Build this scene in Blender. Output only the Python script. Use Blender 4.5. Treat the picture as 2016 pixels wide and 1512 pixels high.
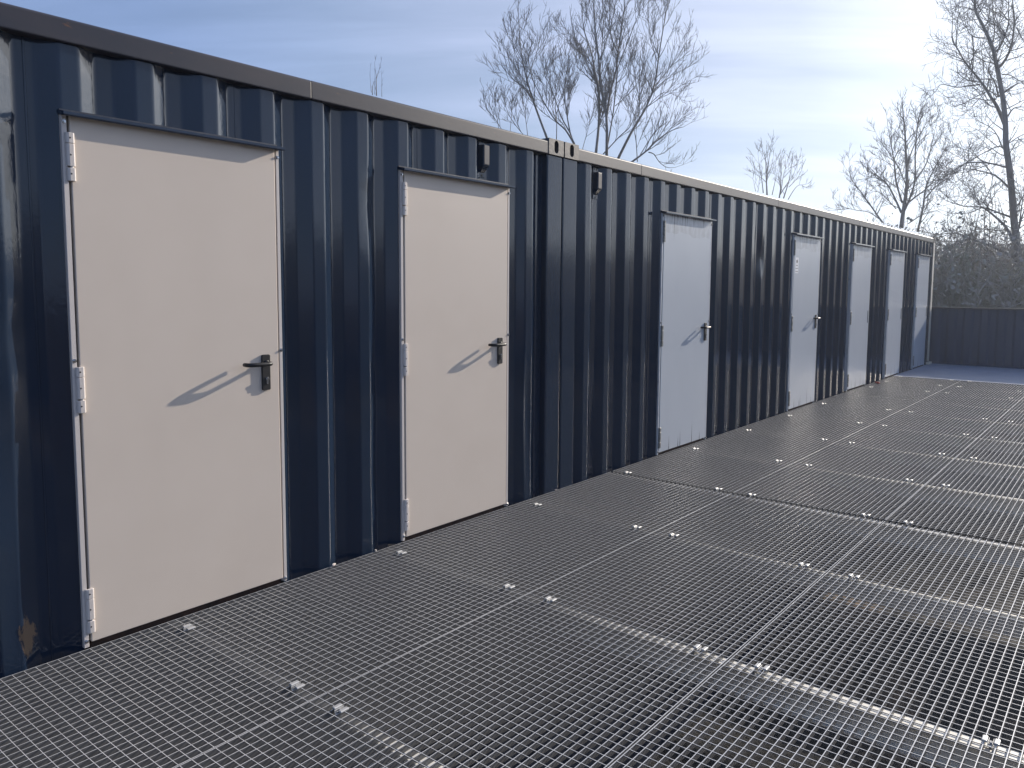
import bpy, bmesh, math, random
from mathutils import Vector, Matrix

random.seed(7)
scene = bpy.context.scene
for o in list(bpy.data.objects):
    bpy.data.objects.remove(o)
COL = scene.collection
R = math.radians

# ------------------------------------------------------------------ camera
# world: X runs along the container wall, wall face at Y = 0, walkway at Y < 0, Z up, deck level Z = 0
cam_d = bpy.data.cameras.new('camera')
cam = bpy.data.objects.new('camera', cam_d)
COL.objects.link(cam)
cam_d.sensor_width = 36.0
cam_d.lens = 1525.69 / 2016 * 36.0
cam_d.shift_y = -54.1 / 2016
cam_d.clip_start = 0.05
cam_d.clip_end = 2000
_y, _p, _r = 0.6809, -0.0892, 0.0064
F = Vector((math.cos(_p) * math.cos(_y), math.cos(_p) * math.sin(_y), math.sin(_p)))
rt = Vector((math.sin(_y), -math.cos(_y), 0))
up = rt.cross(F)
Rv = math.cos(_r) * rt + math.sin(_r) * up
Uv = -math.sin(_r) * rt + math.cos(_r) * up
m = Matrix((Rv, Uv, -F)).transposed().to_4x4()
m.translation = Vector((-1.3154, -3.1272, 1.418))
cam.matrix_world = m
scene.camera = cam

# ------------------------------------------------------------------ sky, sun, exposure
SUN_EL, SUN_AZ = R(21.2), R(10.3)            # azimuth measured from the wall direction +X towards -Y
SUN = Vector((math.cos(SUN_EL) * math.cos(SUN_AZ), -math.cos(SUN_EL) * math.sin(SUN_AZ), math.sin(SUN_EL)))
world = bpy.data.worlds.new('World')
scene.world = world
world.use_nodes = True
wn, wl = world.node_tree.nodes, world.node_tree.links
wn.clear()
w_out = wn.new('ShaderNodeOutputWorld')
w_bg = wn.new('ShaderNodeBackground')
w_bg.inputs['Strength'].default_value = 0.10
sky = wn.new('ShaderNodeTexSky')
sky.sky_type = 'NISHITA'
sky.sun_disc = False
sky.sun_elevation = SUN_EL
sky.sun_rotation = R(100.3)
sky.altitude = 0
sky.air_density = 1.0
sky.dust_density = 0.25
sky.ozone_density = 3.6
# thin streaky cirrus, a pattern in the direction of view projected on a flat cloud layer
geo = wn.new('ShaderNodeTexCoord')
sep = wn.new('ShaderNodeSeparateXYZ')
wl.new(geo.outputs['Generated'], sep.inputs[0])
addz = wn.new('ShaderNodeMath'); addz.operation = 'ADD'; addz.inputs[1].default_value = 0.12
mz = wn.new('ShaderNodeMath'); mz.operation = 'MAXIMUM'; mz.inputs[1].default_value = 0.0
wl.new(sep.outputs['Z'], mz.inputs[0]); wl.new(mz.outputs[0], addz.inputs[0])
dx = wn.new('ShaderNodeMath'); dx.operation = 'DIVIDE'
dy = wn.new('ShaderNodeMath'); dy.operation = 'DIVIDE'
wl.new(sep.outputs['X'], dx.inputs[0]); wl.new(addz.outputs[0], dx.inputs[1])
wl.new(sep.outputs['Y'], dy.inputs[0]); wl.new(addz.outputs[0], dy.inputs[1])
cmb = wn.new('ShaderNodeCombineXYZ')
wl.new(dx.outputs[0], cmb.inputs[0]); wl.new(dy.outputs[0], cmb.inputs[1])
mp = wn.new('ShaderNodeMapping')
mp.inputs['Scale'].default_value = (0.34, 1.5, 1.0)
mr0 = wn.new('ShaderNodeMapping')
mr0.inputs['Rotation'].default_value = (0, 0, R(55))
wl.new(cmb.outputs[0], mr0.inputs['Vector'])
wl.new(mr0.outputs[0], mp.inputs['Vector'])
nz = wn.new('ShaderNodeTexNoise')
nz.inputs['Scale'].default_value = 1.1
nz.inputs['Detail'].default_value = 6
nz.inputs['Roughness'].default_value = 0.55
nz.inputs['Distortion'].default_value = 0.35
wl.new(mp.outputs[0], nz.inputs['Vector'])
cr = wn.new('ShaderNodeMapRange')
cr.inputs['From Min'].default_value = 0.40
cr.inputs['From Max'].default_value = 0.72
wl.new(nz.outputs['Fac'], cr.inputs['Value'])
# cirrus scatters sunlight forwards: brighter round the sun
dot = wn.new('ShaderNodeVectorMath'); dot.operation = 'DOT_PRODUCT'
dot.inputs[1].default_value = SUN
wl.new(geo.outputs['Generated'], dot.inputs[0])
ramp = wn.new('ShaderNodeValToRGB')
stops = [(0.0, (1.75, 2.45, 4.3)), (0.35, (2.0, 2.75, 4.8)), (0.52, (2.45, 3.1, 4.7)), (0.74, (4.1, 4.5, 6.0)), (0.88, (5.9, 6.2, 7.4)), (0.955, (9.6, 9.8, 10.4)), (0.985, (19, 19, 19)), (1.0, (28, 27.5, 27))]
el_ = ramp.color_ramp.elements
while len(el_) < len(stops): el_.new(0.5)
for e_, (ps, c_) in zip(el_, stops):
    e_.position = ps
    e_.color = (c_[0] / 30, c_[1] / 30, c_[2] / 30, 1)
wl.new(dot.outputs['Value'], ramp.inputs['Fac'])
cb = wn.new('ShaderNodeMath'); cb.operation = 'MULTIPLY_ADD'
cb.inputs[1].default_value = 13.0; cb.inputs[2].default_value = 26.0
wl.new(cr.outputs[0], cb.inputs[0])
ccol = wn.new('ShaderNodeVectorMath'); ccol.operation = 'SCALE'
wl.new(ramp.outputs['Color'], ccol.inputs[0])
wl.new(cb.outputs[0], ccol.inputs['Scale'])
veil = wn.new('ShaderNodeMath'); veil.operation = 'MULTIPLY_ADD'
veil.inputs[1].default_value = 0.2; veil.inputs[2].default_value = 0.66
wl.new(cr.outputs[0], veil.inputs[0])
mx = wn.new('ShaderNodeMix'); mx.data_type = 'RGBA'
wl.new(veil.outputs[0], mx.inputs['Factor'])
wl.new(sky.outputs[0], mx.inputs['A'])
wl.new(ccol.outputs[0], mx.inputs['B'])
wl.new(mx.outputs['Result'], w_bg.inputs['Color'])
wl.new(w_bg.outputs[0], w_out.inputs[0])

sun_d = bpy.data.lights.new('sun', 'SUN')
sun_d.energy = 4.6
sun_d.angle = R(0.53)
sun_d.color = (1.0, 0.90, 0.78)
sun = bpy.data.objects.new('sun', sun_d)
COL.objects.link(sun)
sun.rotation_euler = (-SUN).to_track_quat('-Z', 'Y').to_euler()

vs = scene.view_settings
scene.display_settings.display_device = 'sRGB'
vs.view_transform = 'Standard'
vs.look = 'None'
vs.exposure = 0.5
vs.gamma = 1.0
vs.use_curve_mapping = False
scene.cycles.max_bounces = 8
scene.cycles.glossy_bounces = 4
scene.cycles.sample_clamp_indirect = 6.0
TREES = {
 'a': dict(base=[24.51, 15.77], right=[0.5905, -0.807], limbs=[
  ([-0.22, 7.41, -0.6, 8.4, -0.86, 9.1, -1.04, 9.69, -1.22, 10.38, -1.33, 11.21, -1.39, 12.0], 0.0503),
  ([0.89, 7.18, 0.53, 7.7, 0.12, 8.05, -0.35, 8.75, -0.81, 9.59, -0.94, 10.08], 0.0419),
  ([0.89, 7.18, 0.73, 7.6, 0.57, 8.4, 0.46, 9.19, 0.51, 9.88, 0.59, 10.56], 0.0378),
  ([0.73, 7.6, 0.37, 8.25, 0.11, 8.94, -0.13, 9.59, -0.36, 10.08, -0.22, 10.67], 0.0315),
  ([0.17, 7.36, 0.17, 8.15, 0.11, 8.9, 0.2, 9.68, 0.27, 10.27], 0.021),
  ([0.57, 8.4, 0.71, 8.99, 0.86, 9.43, 0.98, 9.68], 0.0168),
  ([-0.86, 9.1, -1.32, 9.45, -1.63, 10.04, -1.78, 10.43], 0.0168),
  ([-1.04, 9.69, -0.82, 10.38, -0.62, 10.96, -0.55, 11.5], 0.021),
  ([-1.22, 10.38, -1.48, 10.73, -1.66, 11.32, -1.64, 11.66], 0.0168),
 ]),
 'b': dict(base=[25.84, 13.8], right=[0.5291, -0.8486], limbs=[
  ([-0.62, 6.82, -0.53, 7.89, -0.52, 8.87, -0.56, 9.42, -0.72, 10.06, -0.81, 10.6, -0.99, 11.19, -1.2, 11.82, -1.26, 12.6], 0.0587),
  ([-0.56, 9.42, -0.5, 10.05, -0.44, 10.83, -0.4, 11.8, -0.47, 12.96], 0.0336),
  ([-0.72, 10.06, -1.08, 10.75, -1.39, 11.1, -1.7, 11.4], 0.0189),
  ([-0.19, 6.72, -0.22, 8.13, -0.46, 9.27, -0.53, 10.05, -0.64, 10.83, -0.75, 11.81, -0.82, 12.78], 0.0629),
  ([-0.22, 8.13, -0.08, 9.16, 0.13, 10.03, 0.2, 10.71, 0.3, 11.53, 0.4, 12.35, 0.41, 13.11], 0.0461),
  ([-0.15, 7.14, 0.05, 8.37, 0.16, 9.59, 0.22, 10.03, 0.51, 10.7, 0.74, 11.28, 0.98, 11.99, 1.01, 12.9], 0.0315),
  ([0.2, 10.71, -0.05, 11.3, -0.16, 12.03, -0.13, 12.94], 0.0273),
  ([0.26, 6.58, 0.72, 7.47, 1.06, 8.05, 1.34, 8.54, 1.62, 9.31, 1.75, 10.38, 1.87, 11.24, 2.02, 12.19], 0.0587),
  ([1.34, 8.54, 1.78, 8.97, 2.12, 9.11, 2.61, 8.93], 0.0189),
  ([1.62, 9.31, 2.01, 9.79, 2.38, 10.26, 2.71, 10.78], 0.021),
  ([1.75, 10.38, 1.54, 11.01, 1.43, 11.54, 1.47, 11.97], 0.0189),
  ([1.48, 8.93, 1.32, 9.61, 1.26, 10.2, 1.3, 10.39], 0.0168),
  ([-0.32, 6.77, 0.32, 7.48, 0.76, 7.91, 0.99, 8.74, 1.1, 9.57], 0.0273),
  ([0.79, 6.45, 1.38, 6.87, 1.82, 7.3, 2.35, 7.64, 2.81, 7.75], 0.0419),
  ([1.46, 6.79, 1.68, 6.71, 1.89, 6.42, 2.19, 6.21, 2.51, 6.19], 0.0252),
  ([1.82, 7.3, 2.05, 7.69, 2.29, 8.03, 2.38, 8.37], 0.0168),
  ([0.12, 8.66, 0.54, 9.05, 0.88, 9.43], 0.0189),
  ([0.16, 9.59, 0.52, 9.88, 0.81, 10.45], 0.0168),
  ([-0.79, 9.67, -1.07, 9.92, -1.38, 10.17, -1.43, 10.42], 0.0147),
  ([1.04, 6.45, 0.97, 7.22, 0.86, 7.86, 1.0, 8.45], 0.021),
 ]),
 'c': dict(base=[26.07, 20.24], right=[0.6491, -0.7607], limbs=[
  ([1.34, 8.38, 0.88, 8.99, 0.59, 9.55, 0.47, 10.1], 0.0236),
  ([0.42, 8.54, 0.02, 9.15, -0.27, 9.43, -0.35, 9.65], 0.0189),
  ([0.25, 8.65, 0.13, 9.27, 0.1, 9.66], 0.0165),
  ([1.57, 8.33, 1.45, 9.28, 1.33, 9.84], 0.0189),
  ([4.11, 7.85, 4.27, 8.47, 4.43, 9.04], 0.0189),
  ([0.77, 8.49, 0.82, 9.11, 0.87, 9.83], 0.0165),
 ]),
 'd': dict(base=[35.79, 5.07], right=[0.2157, -0.9765], limbs=[
  ([-0.12, 4.09, -0.08, 4.73, 0.01, 5.82, -0.03, 6.67, -0.11, 7.53, -0.18, 8.39, -0.29, 9.07], 0.0996),
  ([-0.08, 4.73, 0.14, 5.3, 0.31, 6.08, 0.26, 7.22, 0.31, 8.34, 0.37, 8.68], 0.0548),
  ([-0.15, 4.73, -0.49, 5.5, -0.78, 6.03, -1.11, 6.34, -1.51, 6.82], 0.0498),
  ([-0.14, 5.19, -0.42, 6.12, -0.54, 6.99, -0.7, 7.75, -0.84, 8.44], 0.0448),
  ([-0.0, 5.07, 0.34, 5.4, 0.73, 5.72, 1.12, 6.21, 1.35, 6.59], 0.0448),
  ([0.31, 6.08, 0.69, 6.74, 0.85, 7.46, 0.97, 8.18], 0.0349),
  ([0.01, 5.82, -0.34, 6.69, -0.79, 7.41, -1.13, 7.89], 0.0299),
  ([-0.03, 6.67, 0.19, 7.51, 0.51, 8.21, 0.65, 8.54], 0.0299),
  ([-0.36, 4.91, -0.81, 5.45, -0.95, 5.57], 0.0249),
  ([-0.86, 4.32, -1.32, 5.01, -1.73, 5.61, -2.16, 6.22, -2.26, 6.64], 0.0399),
  ([-0.98, 4.47, -1.42, 4.78, -1.86, 4.85, -2.41, 4.99], 0.0249),
  ([-1.61, 5.43, -1.58, 5.9, -1.57, 6.36], 0.0174),
  ([0.52, 3.9, 0.67, 4.93, 0.73, 5.72, 1.0, 6.44, 1.41, 7.31], 0.0548),
  ([0.71, 5.27, 1.09, 5.76, 1.52, 6.07, 1.81, 6.28], 0.0299),
  ([0.14, 4.26, 0.68, 4.65, 1.18, 4.8, 1.39, 4.68], 0.0249),
 ]),
 'e': dict(base=[24.53, -0.31], right=[0.1085, -0.9941], limbs=[
  ([0.12, 1.97, -0.09, 3.35, -0.19, 4.17, -0.29, 4.84, -0.39, 5.4, -0.43, 5.95, -0.51, 6.56, -0.59, 6.96, -0.68, 7.38, -0.74, 7.62, -0.83, 7.99, -0.94, 8.26, -1.05, 8.51, -1.14, 8.7, -1.28, 9.0, -1.32, 9.35, -1.38, 9.68], 0.1193),
  ([-0.74, 7.62, -0.61, 7.71, -0.47, 7.94, -0.39, 8.29, -0.38, 8.8, -0.45, 9.15, -0.41, 9.5], 0.0511),
  ([-0.83, 7.99, -0.69, 8.11, -0.59, 8.36, -0.52, 8.65, -0.52, 8.98, -0.57, 9.48], 0.0375),
  ([-0.46, 6.03, -0.67, 6.51, -0.8, 6.73, -0.98, 7.05, -1.11, 7.25, -1.31, 7.54, -1.51, 7.82, -1.67, 8.12, -1.81, 8.37, -1.83, 8.63], 0.0579),
  ([-1.11, 7.19, -1.41, 7.2, -1.71, 7.22, -2.07, 7.36, -2.19, 7.23], 0.0239),
  ([-1.11, 7.23, -1.44, 7.37, -1.66, 7.59, -1.71, 7.8], 0.0204),
  ([-1.31, 7.54, -1.31, 7.93, -1.35, 8.4, -1.41, 8.68], 0.0222),
  ([-0.94, 8.26, -0.85, 8.36, -0.84, 8.65, -0.89, 9.11, -0.93, 9.5], 0.0273),
  ([-1.05, 8.51, -1.3, 8.59, -1.49, 8.79, -1.62, 9.25], 0.0239),
  ([-1.15, 8.73, -1.03, 8.84, -0.99, 9.13, -0.98, 9.47], 0.0204),
  ([-0.64, 6.76, -0.74, 7.16, -0.9, 7.46, -0.93, 7.64, -0.86, 7.86], 0.0273),
  ([-0.78, 6.73, -0.96, 6.75, -1.23, 6.85, -1.47, 6.74], 0.0204),
  ([-0.69, 6.83, -0.89, 7.0, -1.21, 6.85, -1.51, 6.68], 0.017),
  ([-0.53, 6.95, -0.21, 7.18, 0.0, 7.15], 0.0341),
  ([-0.59, 7.37, -0.4, 7.34, -0.19, 7.18, 0.0, 7.15], 0.0204),
  ([-0.4, 6.23, -0.27, 6.42, -0.03, 6.41, 0.14, 6.3], 0.0273),
  ([-0.31, 8.59, -0.2, 8.32, -0.09, 8.06], 0.0239),
  ([-0.38, 8.8, -0.27, 8.98, -0.11, 9.17], 0.0204),
  ([-0.05, 2.71, -0.27, 3.17, -0.54, 3.48, -0.78, 3.71, -0.95, 3.8, -1.35, 3.86, -1.83, 4.07], 0.0511),
  ([-0.15, 3.46, -0.55, 3.63, -0.85, 3.76, -1.2, 3.62, -1.67, 3.64], 0.0341),
  ([-0.28, 4.28, -0.6, 4.6, -0.99, 4.74, -1.33, 4.8, -1.72, 4.64], 0.0341),
  ([-0.34, 4.81, -0.81, 4.95, -1.34, 4.96, -1.73, 4.68, -2.06, 4.43], 0.0307),
  ([-0.01, 2.32, -0.56, 2.65, -1.1, 2.89, -1.54, 3.1, -2.02, 3.08], 0.0511),
  ([-1.1, 2.89, -1.49, 2.71, -1.82, 2.52], 0.0204),
  ([-0.41, 1.57, -0.95, 1.93, -1.44, 2.28, -1.82, 2.52], 0.0409),
  ([-0.38, 5.25, -0.55, 5.45, -0.89, 5.33, -1.34, 5.07, -1.66, 4.83], 0.0273),
  ([-0.48, 5.37, -0.7, 5.87, -1.07, 6.17], 0.0222),
  ([-0.87, 3.91, -0.71, 4.31, -0.67, 4.68], 0.017),
  ([-0.81, 3.72, -0.81, 3.15, -0.77, 2.62, -0.77, 2.24], 0.0153),
  ([0.02, 3.16, 0.12, 3.63, 0.25, 4.07], 0.0341),
  ([-0.65, 1.82, -0.64, 2.31, -0.73, 2.81], 0.017),
  ([0.04, 3.27, 0.07, 3.86, 0.18, 4.8], 0.0273),
 ]),
 'f': dict(base=[55.02, 17.53], right=[0.3443, -0.9388], limbs=[
  ([-1.02, 8.2, -1.09, 9.1, -1.15, 9.85, -1.22, 10.83, -1.44, 11.44], 0.0629),
  ([-1.13, 9.79, -1.01, 10.36, -0.95, 11.1, -0.86, 11.64], 0.0393),
  ([-1.28, 8.33, -1.39, 9.11, -1.52, 9.86, -1.69, 10.76], 0.0393),
  ([-0.67, 8.19, -0.5, 9.08, -0.38, 9.7], 0.0315),
  ([-1.09, 9.1, -1.37, 9.4, -1.71, 9.64, -1.86, 9.93], 0.0275),
  ([-1.12, 9.53, -0.88, 9.89, -0.71, 10.57], 0.0275),
  ([-1.81, 8.49, -1.97, 9.07], 0.0236),
  ([-1.67, 8.45, -1.6, 8.88], 0.0236),
  ([-0.18, 7.97, -0.11, 8.63, -0.11, 9.35, -0.11, 10.32], 0.0511),
  ([-0.11, 8.2, -0.02, 8.91, 0.06, 9.63, 0.23, 10.36], 0.0354),
  ([0.12, 7.91, 0.36, 8.82, 0.5, 9.52, 0.58, 10.4], 0.0472),
  ([-0.11, 8.2, 0.25, 8.82, 0.74, 9.6, 0.88, 10.1], 0.0354),
  ([0.43, 7.81, 0.81, 8.51, 1.15, 8.84, 1.48, 8.72], 0.0315),
  ([0.45, 8.75, 0.79, 9.08, 1.1, 9.47], 0.0275),
  ([0.12, 9.42, 0.44, 9.84, 0.75, 10.17], 0.0275),
 ]),
 'g': dict(base=[24.88, 27.1], right=[0.7558, -0.6548], limbs=[
  ([0.2, 10.79, 0.19, 11.42, 0.2, 11.64, 0.16, 11.93], 0.0262),
  ([0.2, 11.59, 0.3, 11.89], 0.0157),
  ([-0.0, 10.83, 0.02, 11.29, 0.08, 11.46], 0.021),
  ([-0.05, 11.0, -0.09, 11.5], 0.0157),
  ([0.12, 10.86, 0.12, 11.3], 0.0157),
  ([0.46, 10.78, 0.46, 11.29], 0.0157),
 ]),
}

# ------------------------------------------------------------------ materials
def mat(name, base, rough=0.5, metal=0.0, noise=None, bump=None, coat=0.0, spec=0.5, blotch=None, rnoise=None):
    """noise=(scale, colour2, lo, hi, stretch); bump=(scale, strength, stretch); blotch = list of (point, radius, colour)"""
    mt = bpy.data.materials.new(name)
    mt.use_nodes = True
    n, l = mt.node_tree.nodes, mt.node_tree.links
    b = n['Principled BSDF']
    b.inputs['Base Color'].default_value = (*base, 1)
    b.inputs['Roughness'].default_value = rough
    b.inputs['Metallic'].default_value = metal
    b.inputs['Specular IOR Level'].default_value = spec
    if coat:
        b.inputs['Coat Weight'].default_value = coat
        b.inputs['Coat Roughness'].default_value = 0.08
    g = n.new('ShaderNodeNewGeometry')

    def noise_at(scale, stretch=(1, 1, 1), detail=4, rgh=0.6):
        mpn = n.new('ShaderNodeMapping'); mpn.inputs['Scale'].default_value = stretch
        l.new(g.outputs['Position'], mpn.inputs['Vector'])
        t = n.new('ShaderNodeTexNoise'); t.inputs['Scale'].default_value = scale
        t.inputs['Detail'].default_value = detail; t.inputs['Roughness'].default_value = rgh
        l.new(mpn.outputs[0], t.inputs['Vector'])
        return t
    col = None
    if noise:
        for sc, c2, lo, hi, stv in (noise if isinstance(noise, list) else [noise]):
            t = noise_at(sc, stv)
            mr = n.new('ShaderNodeMapRange')
            mr.inputs['From Min'].default_value = lo; mr.inputs['From Max'].default_value = hi
            l.new(t.outputs['Fac'], mr.inputs['Value'])
            mxn = n.new('ShaderNodeMix'); mxn.data_type = 'RGBA'
            l.new(mr.outputs[0], mxn.inputs['Factor'])
            if col is None: mxn.inputs['A'].default_value = (*base, 1)
            else: l.new(col, mxn.inputs['A'])
            mxn.inputs['B'].default_value = (*c2, 1)
            col = mxn.outputs['Result']
    for (pt, rad, c2, thr) in (blotch or []):
        v = n.new('ShaderNodeVectorMath'); v.operation = 'DISTANCE'
        dv = n.new('ShaderNodeVectorMath'); dv.operation = 'DIVIDE'
        l.new(g.outputs['Position'], dv.inputs[0]); dv.inputs[1].default_value = rad
        l.new(dv.outputs[0], v.inputs[0]); v.inputs[1].default_value = tuple(a / b_ for a, b_ in zip(pt, rad))
        t = noise_at(38, (1, 1, .45), 6, .7)
        ma = n.new('ShaderNodeMath'); ma.operation = 'MULTIPLY_ADD'; ma.inputs[1].default_value = -0.9
        l.new(v.outputs['Value'], ma.inputs[0]); l.new(t.outputs['Fac'], ma.inputs[2])
        mr = n.new('ShaderNodeMapRange'); mr.inputs['From Min'].default_value = thr; mr.inputs['From Max'].default_value = thr + .1
        l.new(ma.outputs[0], mr.inputs['Value'])
        mxn = n.new('ShaderNodeMix'); mxn.data_type = 'RGBA'
        l.new(mr.outputs[0], mxn.inputs['Factor'])
        if col is None: mxn.inputs['A'].default_value = (*base, 1)
        else: l.new(col, mxn.inputs['A'])
        mxn.inputs['B'].default_value = (*c2, 1)
        col = mxn.outputs['Result']
    if col is not None: l.new(col, b.inputs['Base Color'])
    if rnoise:
        sc, r0, r1 = rnoise
        t = noise_at(sc)
        mr = n.new('ShaderNodeMapRange'); mr.inputs['From Min'].default_value = .35; mr.inputs['From Max'].default_value = .65
        mr.inputs['To Min'].default_value = r0; mr.inputs['To Max'].default_value = r1
        l.new(t.outputs['Fac'], mr.inputs['Value']); l.new(mr.outputs[0], b.inputs['Roughness'])
    if bump:
        prev = None
        for sc, st, stv in (bump if isinstance(bump, list) else [bump]):
            t = noise_at(sc, stv, 3, .55)
            bn = n.new('ShaderNodeBump'); bn.inputs['Strength'].default_value = 1.0; bn.inputs['Distance'].default_value = st
            l.new(t.outputs['Fac'], bn.inputs['Height'])
            if prev: l.new(prev.outputs[0], bn.inputs['Normal'])
            prev = bn
        l.new(prev.outputs[0], b.inputs['Normal'])
    return mt


NAVY = mat('navy_paint', (0.0135, 0.0245, 0.047), 0.08, bump=(75, 0.0004, (1, 1, .5)), spec=0.62,
           noise=(5, (0.016, 0.025, 0.042), .45, .75, (1, 1, .3)), rnoise=(14, .06, .11),
           blotch=[((-0.285, 0.0, 0.11), (0.07, 0.3, 0.17), (0.16, 0.11, 0.075), 0.12)])
NAVY_WORN = mat('worn_navy_rail', (0.026, 0.028, 0.041), 0.40, noise=[(6, (0.045, 0.04, 0.048), .4, .7, (.4, 1, 1)), (40, (0.12, 0.06, 0.035), .66, .76, (.3, 1, 1))],
                bump=(60, 0.00025, (1, 1, 1)))
LOW_WALL = mat('slate_blue_wall_paint', (0.024, 0.042, 0.088), 0.5, noise=(2.5, (0.018, 0.034, 0.072), .4, .7, (1, 1, .2)), bump=(12, 0.003, (1, 1, .3)))
NAVY_DULL = mat('dull_navy_paint', (0.022, 0.03, 0.05), 0.5, bump=(12, 0.003, (1, 1, .3)))
CASTING = mat('weathered_casting_paint', (0.06, 0.06, 0.068), 0.5, noise=(30, (0.095, 0.085, 0.08), .5, .75, (1, 1, 1)), bump=(50, .001, (1, 1, 1)))
RUST = mat('rust_brown_steel', (0.06, 0.028, 0.018), 0.8, noise=(20, (0.02, 0.013, 0.012), .4, .7, (1, 1, 1)))
BEIGE = mat('beige_door_paint', (0.675, 0.59, 0.505), 0.42, bump=(2.2, 0.0015, (1, 1, 1)), noise=(3, (0.655, 0.57, 0.485), .4, .7, (1, 1, 1)), spec=.4)
BEIGE_TRIM = mat('cream_frame_paint', (0.64, 0.59, 0.55), 0.4)
GREY = mat('pale_grey_door_paint', (0.47, 0.505, 0.55), 0.28, bump=(1.6, 0.002, (1, 1, 1)),
           noise=(4, (0.455, 0.49, 0.535), .4, .7, (1, 1, .6)), spec=.5)
GREY_SMEAR = mat('thin_grey_overpaint', (0.38, 0.405, 0.44), 0.32, noise=(16, (0.46, 0.495, 0.54), .40, .60, (1, 1, .5)))
GREY_TRIM = mat('grey_frame_paint', (0.5, 0.52, 0.55), 0.38, noise=(25, (0.3, 0.31, 0.33), .55, .7, (1, 1, .3)))
ZINC_HINGE = mat('tarnished_hinge_steel', (0.24, 0.24, 0.23), 0.42, metal=.35, noise=(60, (0.1, 0.1, 0.095), .45, .7, (1, 1, 1)))
BLACK = mat('black_plastic', (0.012, 0.012, 0.014), 0.45, bump=(400, .0001, (1, 1, 1)))
LEVER = mat('dark_lever_nylon', (0.012, 0.013, 0.016), 0.42, spec=.35)
CHROME = mat('bright_lock_steel', (0.6, 0.6, 0.6), 0.2, metal=1.0)
GALV = mat('lit_bar_top', (0.62, 0.625, 0.63), 0.38, metal=.25, noise=(35, (0.48, 0.485, 0.49), .4, .7, (1, 1, 1)))  # bar tops: zinc made lighter, sunlit brightness put into the colour
GALV_SIDE = mat('shaded_bar_side', (0.16, 0.163, 0.168), 0.5, metal=.3, noise=(35, (0.12, 0.122, 0.127), .4, .7, (1, 1, 1)))  # same zinc darkened: shade inside the grating cells painted into the sides
BEAM = mat('galvanised_beam', (0.8, 0.78, 0.72), 0.55, metal=.1, noise=(14, (0.66, 0.65, 0.6), .4, .7, (1, 1, 1)))
CLIP = mat('bright_zinc_clip', (0.5, 0.5, 0.49), 0.5, metal=.4)
DECK = mat('blue_grey_deck_paint', (0.22, 0.26, 0.35), 0.5, noise=(3, (0.19, 0.225, 0.305), .4, .7, (1, 1, 1)), bump=(20, .002, (1, 1, 1)))
CREAM = mat('stained_cream_paint', (0.62, 0.58, 0.5), 0.5, noise=[(7, (0.45, 0.4, 0.33), .5, .7, (1, 1, .25)), (5, (0.2, 0.22, 0.1), .62, .72, (1, 1, .3))])
LABEL = mat('white_label_vinyl', (0.75, 0.76, 0.78), 0.4)
LABEL_INK = mat('dark_label_print', (0.05, 0.05, 0.06), 0.5)
SOIL = mat('dark_yard_ground', (0.045, 0.043, 0.04), 0.95, noise=[(0.45, (0.2, 0.145, 0.1), .5, .62, (1, 1, 1)), (9, (0.03, 0.028, 0.026), .45, .7, (1, 1, 1))], bump=(14, .03, (1, 1, 1)))
BARK = mat('grey_brown_bark', (0.24, 0.23, 0.225), 0.9, noise=(6, (0.17, 0.163, 0.16), .4, .7, (1, 1, .3)), bump=(12, .02, (1, 1, .3)))
TWIG = mat('bare_twig_bark', (0.19, 0.178, 0.172), 0.9)
SCRUB = mat('bare_scrub_twig', (0.38, 0.345, 0.31), 0.95, noise=(0.5, (0.32, 0.315, 0.24), .45, .65, (1, 1, 1)))
CONCRETE = mat('plain_concrete', (0.25, 0.245, 0.235), 0.85, noise=(3, (0.18, 0.175, 0.17), .4, .7, (1, 1, 1)))

# ------------------------------------------------------------------ mesh helpers; (u, v, z): u along the wall, v out from it


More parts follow.
